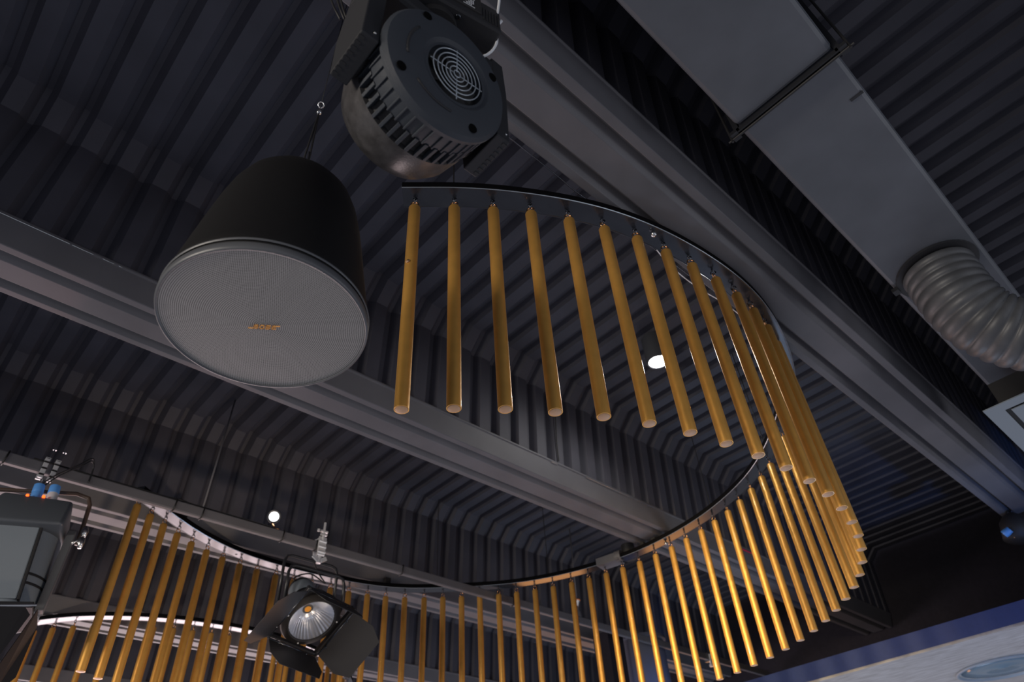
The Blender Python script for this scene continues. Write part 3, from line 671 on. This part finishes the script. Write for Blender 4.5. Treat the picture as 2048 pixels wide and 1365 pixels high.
mb = MB(); mb.lathe([(0.0, 0), (0.036, 0)], 24, MS @ T(0, 0, -0.124), caps=False); mb.build('lamp_holder', M_RIM, sl)
mb = MB(); mb.lathe([(0.0, 0.002), (0.022, 0.002), (0.022, 0.0)], 24, MS @ T(0, 0, -0.123), caps=False); mb.build('led_chip', M_CHIP, sl)
mb = MB(); mb.lathe([(0.148, -0.008), (0.150, 0.004), (0.156, 0.006), (0.160, 0.0), (0.190, -0.01), (0.198, -0.03), (0.190, -0.05), (0.15, -0.05)], 64, MS, caps=False); mb.build('bezel', M_BLACK, sl, True)
mb = MB(); mb.lathe([(0.165, -0.03), (0.160, -0.12), (0.145, -0.15), (0.10, -0.20), (0.085, -0.22), (0.085, -0.34), (0.075, -0.37), (0, -0.375)], 48, MS, caps=False); mb.build('housing', M_BLACKG, sl, True, angle=40)
mb = MB(); mb.lathe([(0.088, -0.24), (0.09, -0.245), (0.09, -0.33), (0.08, -0.345)], 40, MS @ T(0, 0, 0), caps=False); mb.build('rear_sleeve', M_BODY, sl, True)
mb = MB()
for a in (20, 100, 190, 280): mb.lathe([(0.006, 0), (0.005, 0.006), (0, 0.007)], 10, MS @ T(0.175 * math.cos(math.radians(a)), 0.175 * math.sin(math.radians(a)), -0.004))
mb.build('bezel_screw', M_ALU, sl, True)
# barn door frame
mb = MB(); hw = 0.20
c4 = [Vector((-hw, -hw, 0.02)), Vector((hw, -hw, 0.02)), Vector((hw, hw, 0.02)), Vector((-hw, hw, 0.02))]
for i in range(4): mb.tube([MS @ c4[i], MS @ c4[(i + 1) % 4]], 0.006, 8)
for sx in (-1, 1):
    mb.box(MS @ Vector((sx * (hw - 0.01), 0, 0.0)), (0.012, 2 * hw, 0.03), MS.to_3x3()); mb.box(MS @ Vector((0, sx * (hw - 0.01), 0.0)), (2 * hw, 0.012, 0.03), MS.to_3x3())
mb.build('barn_door_frame', M_BLACKG, sl)
def door(edge_mid, along, outdir, L, wid, tip, name='barn_door'):
    """leaf hinged at edge_mid, running along, reaching outdir; widening then clipped corners"""
    al = along.normalized(); od = outdir.normalized(); nn = al.cross(od)
    pts = [(-L / 2, 0.0), (L / 2, 0.0), (L / 2 + tip, wid * 0.62), (L / 2 - 0.03, wid), (-L / 2 + 0.03, wid), (-L / 2 - tip, wid * 0.62)]
    t2 = bmesh.new(); f = 0.0012
    A = [t2.verts.new(MS @ (edge_mid + al * x + od * y + nn * f)) for x, y in pts]; B = [t2.verts.new(MS @ (edge_mid + al * x + od * y - nn * f)) for x, y in pts]
    t2.faces.new(A); t2.faces.new(B[::-1])
    for i in range(len(pts)): t2.faces.new((A[i], A[(i + 1) % len(pts)], B[(i + 1) % len(pts)], B[i]))
    m2 = MB(); m2.merge(t2); d = m2.build(name, M_DOOR, sl)
    m2 = MB(); m2.tube([MS @ (edge_mid - al * L / 2), MS @ (edge_mid + al * L / 2)], 0.005, 8)
    for x in (-L * 0.3, L * 0.3): m2.lathe([(0.008, 0), (0.006, 0.007), (0, 0.008)], 10, MS @ Matrix.Translation(edge_mid + al * x + od * 0.008 + Vector((0, 0, 0.0))) )
    m2.build('hinge', M_CHAIN, d, True)
    return d
door(Vector((hw, 0, 0.025)), Vector((0, 1, 0)), Vector((0.75, 0.0, 0.62)), 0.36, 0.26, 0.02)
door(Vector((-hw, 0, 0.025)), Vector((0, 1, 0)), Vector((-0.78, 0.0, 0.62)), 0.36, 0.33, 0.02)
door(Vector((0, hw, 0.025)), Vector((1, 0, 0)), Vector((0.0, 0.30, 0.95)), 0.38, 0.17, 0.0)
door(Vector((0, -hw, 0.025)), Vector((1, 0, 0)), Vector((0.0, 0.02, 0.95)), 0.38, 0.22, 0.02)
# yokes
def yoke(parent, c, half, top, bot, r=0.011, off=Vector((0, 0, 0)), mt=None):
    mb = MB(); k = 0.05
    pts = [c + Vector((-half, 0, bot)), c + Vector((-half, 0, top - k)), c + Vector((-half + 0.015, 0, top - 0.012)), c + Vector((-half + k, 0, top)), c + Vector((half - k, 0, top)), c + Vector((half - 0.015, 0, top - 0.012)), c + Vector((half, 0, top - k)), c + Vector((half, 0, bot))]
    mb.tube(pts, r, 8); return mb.build('yoke', mt or M_BLACKG, parent, True)
zc = Vector((0, 0.10, 0))
barz = BZ - LC.z
yoke(sl, Vector((-0.01, 0.10, 0)), 0.205, barz - 0.115, 0.10)
yoke(sl, Vector((0.02, 0.05, 0)), 0.215, barz - 0.20, 0.10)
mb = MB(); mb.tube([Vector((-0.205, 0.10, 0.10)), Vector((-0.195, 0.06, 0.04))], 0.012, 8); mb.tube([Vector((0.205, 0.10, 0.10)), Vector((0.2, 0.06, 0.04))], 0.012, 8)
mb.tube([Vector((0.21, 0.0, 0.08)), Vector((0.46, -0.02, 0.02))], 0.004, 6); mb.lathe([(0.03, 0), (0.036, 0.03), (0.015, 0.06), (0, 0.062)], 14, T(0.22, 0.0, 0.09) @ Matrix.Rotation(PI / 2, 4, 'Y')); mb.build('tilt_knob', M_ALU, sl, True, angle=40)
hk_ = onV(640, 1092, BV)
hook_clamp(sl, P(hk_.x, BV, BZ + 0.005) - sl.location)
mb = MB(); mb.tube(resample([MS @ Vector((-0.02, 0, -0.37)), Vector((-0.1, 0.15, 0.32)), Vector((0.0, 0.12, 0.36)), Vector((0.1, 0.08, 0.30)), Vector((0.06, 0.1, 0.36)), Vector((0.0, 0.1, 0.44))], 40), 0.005, 6); mb.build('power_lead', M_BLACK, sl, True)

# ------------------------------------------------------------------ left housing lamp, seen from behind
L0 = onV(52, 1075, BV - 0.06)
ll = root('stage_lamp', 'dark box-shaped stage lamp at left edge with blue plugs and barn door', 'spotlight', P(*L0))
TA = frame((-0.06, 0.16, 1.0), (0.96, -0.28, 0)).to_4x4()     # lamp's own up axis; x to the right seen from the camera
def bx(c, s_, mt, name, bev=0.006, par=None, rot=None):
    mb = MB(); Mr = TA.to_3x3() if rot is None else TA.to_3x3() @ rot; mb.box(TA @ Vector(c), s_, Mr, bev); return mb.build(name, mt, par or ll)
mb = MB(); mb.lathe([(0.165, -0.43), (0.165, 0.10)], 48, TA @ T(0.0, 0.06, 0)); mb.build('housing', M_BODY, ll, True, angle=40)
mb = MB()
for z in (-0.265, -0.315): mb.lathe([(0.167, z), (0.1675, z + 0.004), (0.1675, z + 0.010), (0.167, z + 0.014)], 48, TA @ T(0, 0.06, 0), caps=False)
mb.build('cooling_groove', M_BLACK, ll, True)
bx((-0.055, -0.105, -0.165), (0.235, 0.015, 0.48), M_BODY, 'cover_plate')
bx((0.070, -0.10, -0.165), (0.012, 0.03, 0.49), M_BLACK, 'plate_edge', 0.002)
bx((-0.19, -0.08, -0.165), (0.02, 0.10, 0.48), M_RIM, 'side_bar', 0.003)
t3 = bmesh.new(); hb = [(-0.27, -0.16, 0.0), (0.165, -0.17, -0.015), (0.19, 0.20, 0.0), (-0.22, 0.20, 0.0)]; ht = [(-0.155, -0.10, 0.215), (0.18, -0.10, 0.18), (0.17, 0.15, 0.18), (-0.15, 0.15, 0.20)]
A = [t3.verts.new(TA @ Vector(p)) for p in hb]; B = [t3.verts.new(TA @ Vector(p)) for p in ht]; t3.faces.new(A); t3.faces.new(B[::-1])
for i in range(4): t3.faces.new((A[i], A[(i + 1) % 4], B[(i + 1) % 4], B[i]))
bmesh.ops.bevel(t3, geom=list(t3.edges), offset=0.022, segments=4, profile=0.5, affect='EDGES')
mb = MB(); mb.merge(t3); mb.build('top_hood', mat('hood paint', (0.075, 0.085, 0.10), 0.36), ll, True, angle=50)
bx((0.185, -0.02, -0.20), (0.04, 0.05, 0.46), M_RIM, 'side_bracket', 0.004, rot=Matrix.Rotation(0.10, 3, 'Y'))
bx((-0.02, -0.02, -0.455), (0.33, 0.26, 0.03), M_DOOR, 'front_frame', 0.004)
mb = MB(); mb.tube([TA @ Vector((-0.30, -0.21, -0.50)), TA @ Vector((0.165, -0.21, -0.49))], 0.006, 8)
mb.box(TA @ Vector((0.0, -0.215, -0.505)), (0.035, 0.006, 0.04), TA.to_3x3()); mb.lathe([(0.006, 0), (0.005, 0.006), (0, 0.007)], 10, TA @ T(0.0, -0.219, -0.51) @ Matrix.Rotation(PI / 2, 4, 'X')); mb.build('hinge_rod', M_STEEL, ll, True, angle=40)
# barn door leaf
t4 = bmesh.new(); dp = [(-0.34, -0.215, -0.50), (0.12, -0.215, -0.50), (0.15, -0.215, -0.54), (0.05, -0.26, -0.86), (-0.04, -0.28, -0.92), (-0.34, -0.28, -0.92)]
q0 = [Vector(p) for p in dp]
A = [t4.verts.new(TA @ p) for p in q0]; B = [t4.verts.new(TA @ (p + Vector((0, 0.003, 0)))) for p in q0]; t4.faces.new(A); t4.faces.new(B[::-1])
for i in range(len(q0)): t4.faces.new((A[i], A[(i + 1) % 6], B[(i + 1) % 6], B[i]))
mb = MB(); mb.merge(t4); mb.build('barn_door', M_DOOR, ll)
t4 = bmesh.new(); dp = [(0.17, -0.19, -0.50), (0.17, 0.0, -0.50), (0.15, -0.05, -0.76), (0.09, -0.14, -0.88), (0.07, -0.23, -0.85)]
q0 = [Vector(p) for p in dp]
A = [t4.verts.new(TA @ p) for p in q0]; B = [t4.verts.new(TA @ (p + Vector((0.003, 0, 0)))) for p in q0]; t4.faces.new(A); t4.faces.new(B[::-1])
for i in range(len(q0)): t4.faces.new((A[i], A[(i + 1) % 5], B[(i + 1) % 5], B[i]))
mb = MB(); mb.merge(t4); mb.build('barn_door', M_DOOR, ll)
# yoke, knob
mb = MB(); mb.tube([TA @ Vector(p) for p in ((-0.25, 0.02, 0.20), (-0.245, 0.02, 0.27), (-0.21, 0.02, 0.30), (0.17, 0.02, 0.31), (0.235, 0.02, 0.285), (0.25, 0.02, 0.24), (0.245, 0.02, 0.05), (0.24, 0.02, -0.02))], 0.012, 8)
mb.tube([TA @ Vector(p) for p in ((-0.25, 0.06, 0.18), (-0.24, 0.06, 0.25), (-0.20, 0.06, 0.275), (-0.08, 0.06, 0.28))], 0.012, 8); mb.build('yoke', mat('rusty yoke paint', (0.10, 0.07, 0.055), 0.4), ll, True)
mb = MB(); mb.lathe([(0.010, -0.03), (0.02, 0.0), (0.014, 0.03)], 12, TA @ T(0.265, -0.03, 0.03)); mb.lathe([(0.010, -0.03), (0.018, 0.0), (0.016, 0.03)], 12, TA @ T(0.262, -0.04, -0.045)); mb.tube([TA @ Vector((0.22, -0.04, -0.05)), TA @ Vector((0.25, -0.04, -0.02))], 0.006, 6); mb.build('tilt_knob', M_STEEL, ll, True)
# plugs
for k, (x, top, bot) in enumerate(((-0.01, M_BLUEP, M_BLUEP), (0.065, M_BLUEP, M_GREYP))):
    mb = MB(); mb.lathe([(0.026, 0.0), (0.028, 0.01), (0.027, 0.055)], 20, TA @ T(x, -0.06, 0.185 + 0.0)); a_ = mb.build('power_plug', bot, ll, True, angle=40)
    mb = MB(); mb.lathe([(0.027, 0.055), (0.029, 0.06), (0.027, 0.105), (0.012, 0.115)], 20, TA @ T(x, -0.06, 0.185)); mb.build('plug_collar', top, a_, True, angle=40)
    mb = MB(); mb.lathe([(0.008, -0.004), (0.008, 0.006), (0, 0.008)], 12, TA @ T(x - 0.034, -0.10, 0.192) @ Matrix.Rotation(PI / 2, 4, 'X')); mb.build('indicator_lamp', M_RED, ll, True)
mb = MB()
for off in (0, 0.02):
    mb.tube(resample([TA @ Vector((-0.01 + off, -0.06, 0.29)), TA @ Vector((0.04 + off, -0.06, 0.36)), TA @ Vector((0.14 + off, -0.05, 0.46)), TA @ Vector((0.20, -0.02, 0.54 - off)), TA @ Vector((0.215, 0.02, 0.50)), TA @ Vector((0.21, 0.03, 0.40))], 30), 0.0045, 6)
mb.build('power_lead', M_BLACKG, ll, True)
for k in (-0.027, 0.027):
    hkp = onV(97, 940, BV); c = P(hkp.x + k, BV, BZ + 0.0) - ll.location
    mb = MB(); mb.box(c + Vector((0, -0.034, -0.01)), (0.026, 0.012, 0.13), bev=0.003)
    mb.box(c + Vector((0, 0.0, 0.052)), (0.026, 0.08, 0.008)); mb.box(c + Vector((0, 0.034, 0.0)), (0.026, 0.010, 0.11))
    h = mb.build('hook_clamp', M_ALU, ll)
    mb = MB()
    for zz in (-0.055, -0.015, 0.025): mb.box(c + Vector((0, -0.042, zz)), (0.027, 0.004, 0.010))
    mb.build('clamp_gap', M_BLACK, h)
    mb = MB(); mb.tube([c + Vector((0.005, -0.03, 0.05)), c + Vector((0.012, -0.03, 0.12))], 0.005, 8); mb.lathe([(0.010, -0.006), (0.010, 0.006)], 10, Matrix.Translation(c + Vector((0.012, -0.03, 0.12)))); mb.build('clamp_bolt', M_STEEL, h, True, angle=40)
c = P(onV(97, 940, BV).x, BV - 0.02, BZ - 0.10) - ll.location
mb = MB(); mb.lathe([(0.014, -0.06), (0.014, 0.02)], 12, Matrix.Translation(c)); mb.build('clamp_stem', M_STEEL, ll, True, angle=40)

# ------------------------------------------------------------------ the two glowing lamps
g1 = Vector(ray(1316, 722, 2.93))
gl = root('surface_downlight', 'lit round downlight under the ceiling seen between the front tubes', 'ceiling light', P(*g1))
mb = MB(); mb.lathe([(0.062, -0.0), (0.066, -0.012), (0.076, -0.014), (0.080, 0.0), (0.080, 0.20), (0.0, 0.205)], 40, caps=False); mb.build('lamp_can', M_RIM, gl, True, angle=40)
mb = MB(); mb.lathe([(0, 0.004), (0.064, 0.004), (0.064, 0.006)], 32, caps=False); mb.build('lamp_lens', M_LED, gl)
spot('downlight_beam', (g1.x, g1.y, g1.z - 0.02), (g1.x - 0.3, g1.y + 0.5, 1.5), 150, 26, (1.0, 0.97, 0.92), 0.05, 1.0)
g2 = onV(548, 1034, BV + 0.12)
gs = root('round_spot_lamp', 'small lit round spot lamp just above the grey bar at lower left', 'spotlight', P(*g2))
dg = -g2.normalized(); MG = frame(dg).to_4x4()
mb = MB(); mb.lathe([(0.033, 0.0), (0.036, 0.010), (0.046, 0.012), (0.050, 0.0), (0.048, -0.10), (0.03, -0.13), (0, -0.13)], 32, MG, caps=False); mb.build('lamp_housing', M_RIM, gs, True, angle=40)
mb = MB(); mb.lathe([(0, 0.004), (0.034, 0.004), (0.034, 0.002)], 32, MG, caps=False); mb.build('lamp_lens', mat('soft lamp glow', (1, 1, 1), 0.5, emit=(1.0, 0.98, 0.96), es=3.0), gs)
mb = MB(); mb.tube([Vector((0, 0.06, 0.0)), P(g2.x, BV + 0.02, BZ + 0.03) - gs.location], 0.008, 8); mb.lathe([(0.016, -0.004), (0.016, 0.004)], 12, T(*(P(g2.x - 0.01, BV, BZ + 0.039) - gs.location))); mb.build('mounting_stem', M_COPPER, gs, True)

# cable drop on corrugation beside the front tubes
a = [(3.05, 2.655, 2.99), (3.06, 2.672, 2.80), (3.065, 2.690, 2.60), (3.075, 2.70, 2.47)]
cable('ceiling_cable', a, 0.005, M_BLACK, 'thin black cable dropping down the corrugated ceiling onto the speaker beam')

# far right lamp with blue plug at the end of the wide beam
fx = Vector(ray(2028, 1045, 2.24))
fr = root('small_lamp', 'small dark lamp with blue plug at the right end of the wide beam', 'spotlight', P(*fx))
mb = MB(); mb.lathe([(0.0, -0.16), (0.09, -0.15), (0.10, -0.02), (0.07, 0.04), (0.03, 0.07), (0.0, 0.075)], 28, frame((0.2, -0.3, 1)).to_4x4()); mb.build('lamp_body', M_BLACK, fr, True)
mb = MB(); mb.tube([(0.0, 0, 0.05), (0, 0, 0.09)], 0.012, 8); mb.lathe([(0.02, 0), (0.02, 0.02)], 12, T(0, -0.06, 0.0)); mb.build('mounting_stem', M_STEEL, fr, True)
mb = MB(); mb.lathe([(0.028, 0.0), (0.03, 0.02), (0.026, 0.06)], 16, T(*(ray(2008, 1070, 2.13) + Vector((0, 0, CH)) - fr.location)) @ Matrix.Rotation(1.2, 4, 'X')); mb.build('blue_plug', M_BLUEP, fr, True)
mb = MB(); mb.lathe([(0.0, -0.02), (0.02, 0.0), (0.018, 0.03)], 16, T(*(ray(2027, 1072, 2.12) + Vector((0, 0, CH)) - fr.location))); mb.build('brass_plug', M_CAP, fr, True)

# short red cable fixed to the side of the speaker beam
cable('red_cable', [(5.30, 2.707, 2.434), (5.41, 2.706, 2.430), (5.555, 2.708, 2.434)], 0.006, mat('red cable jacket', (0.55, 0.02, 0.09), 0.4), 'short crimson cable end on the beam side, glimpsed between the bright back-row tubes', n=20)
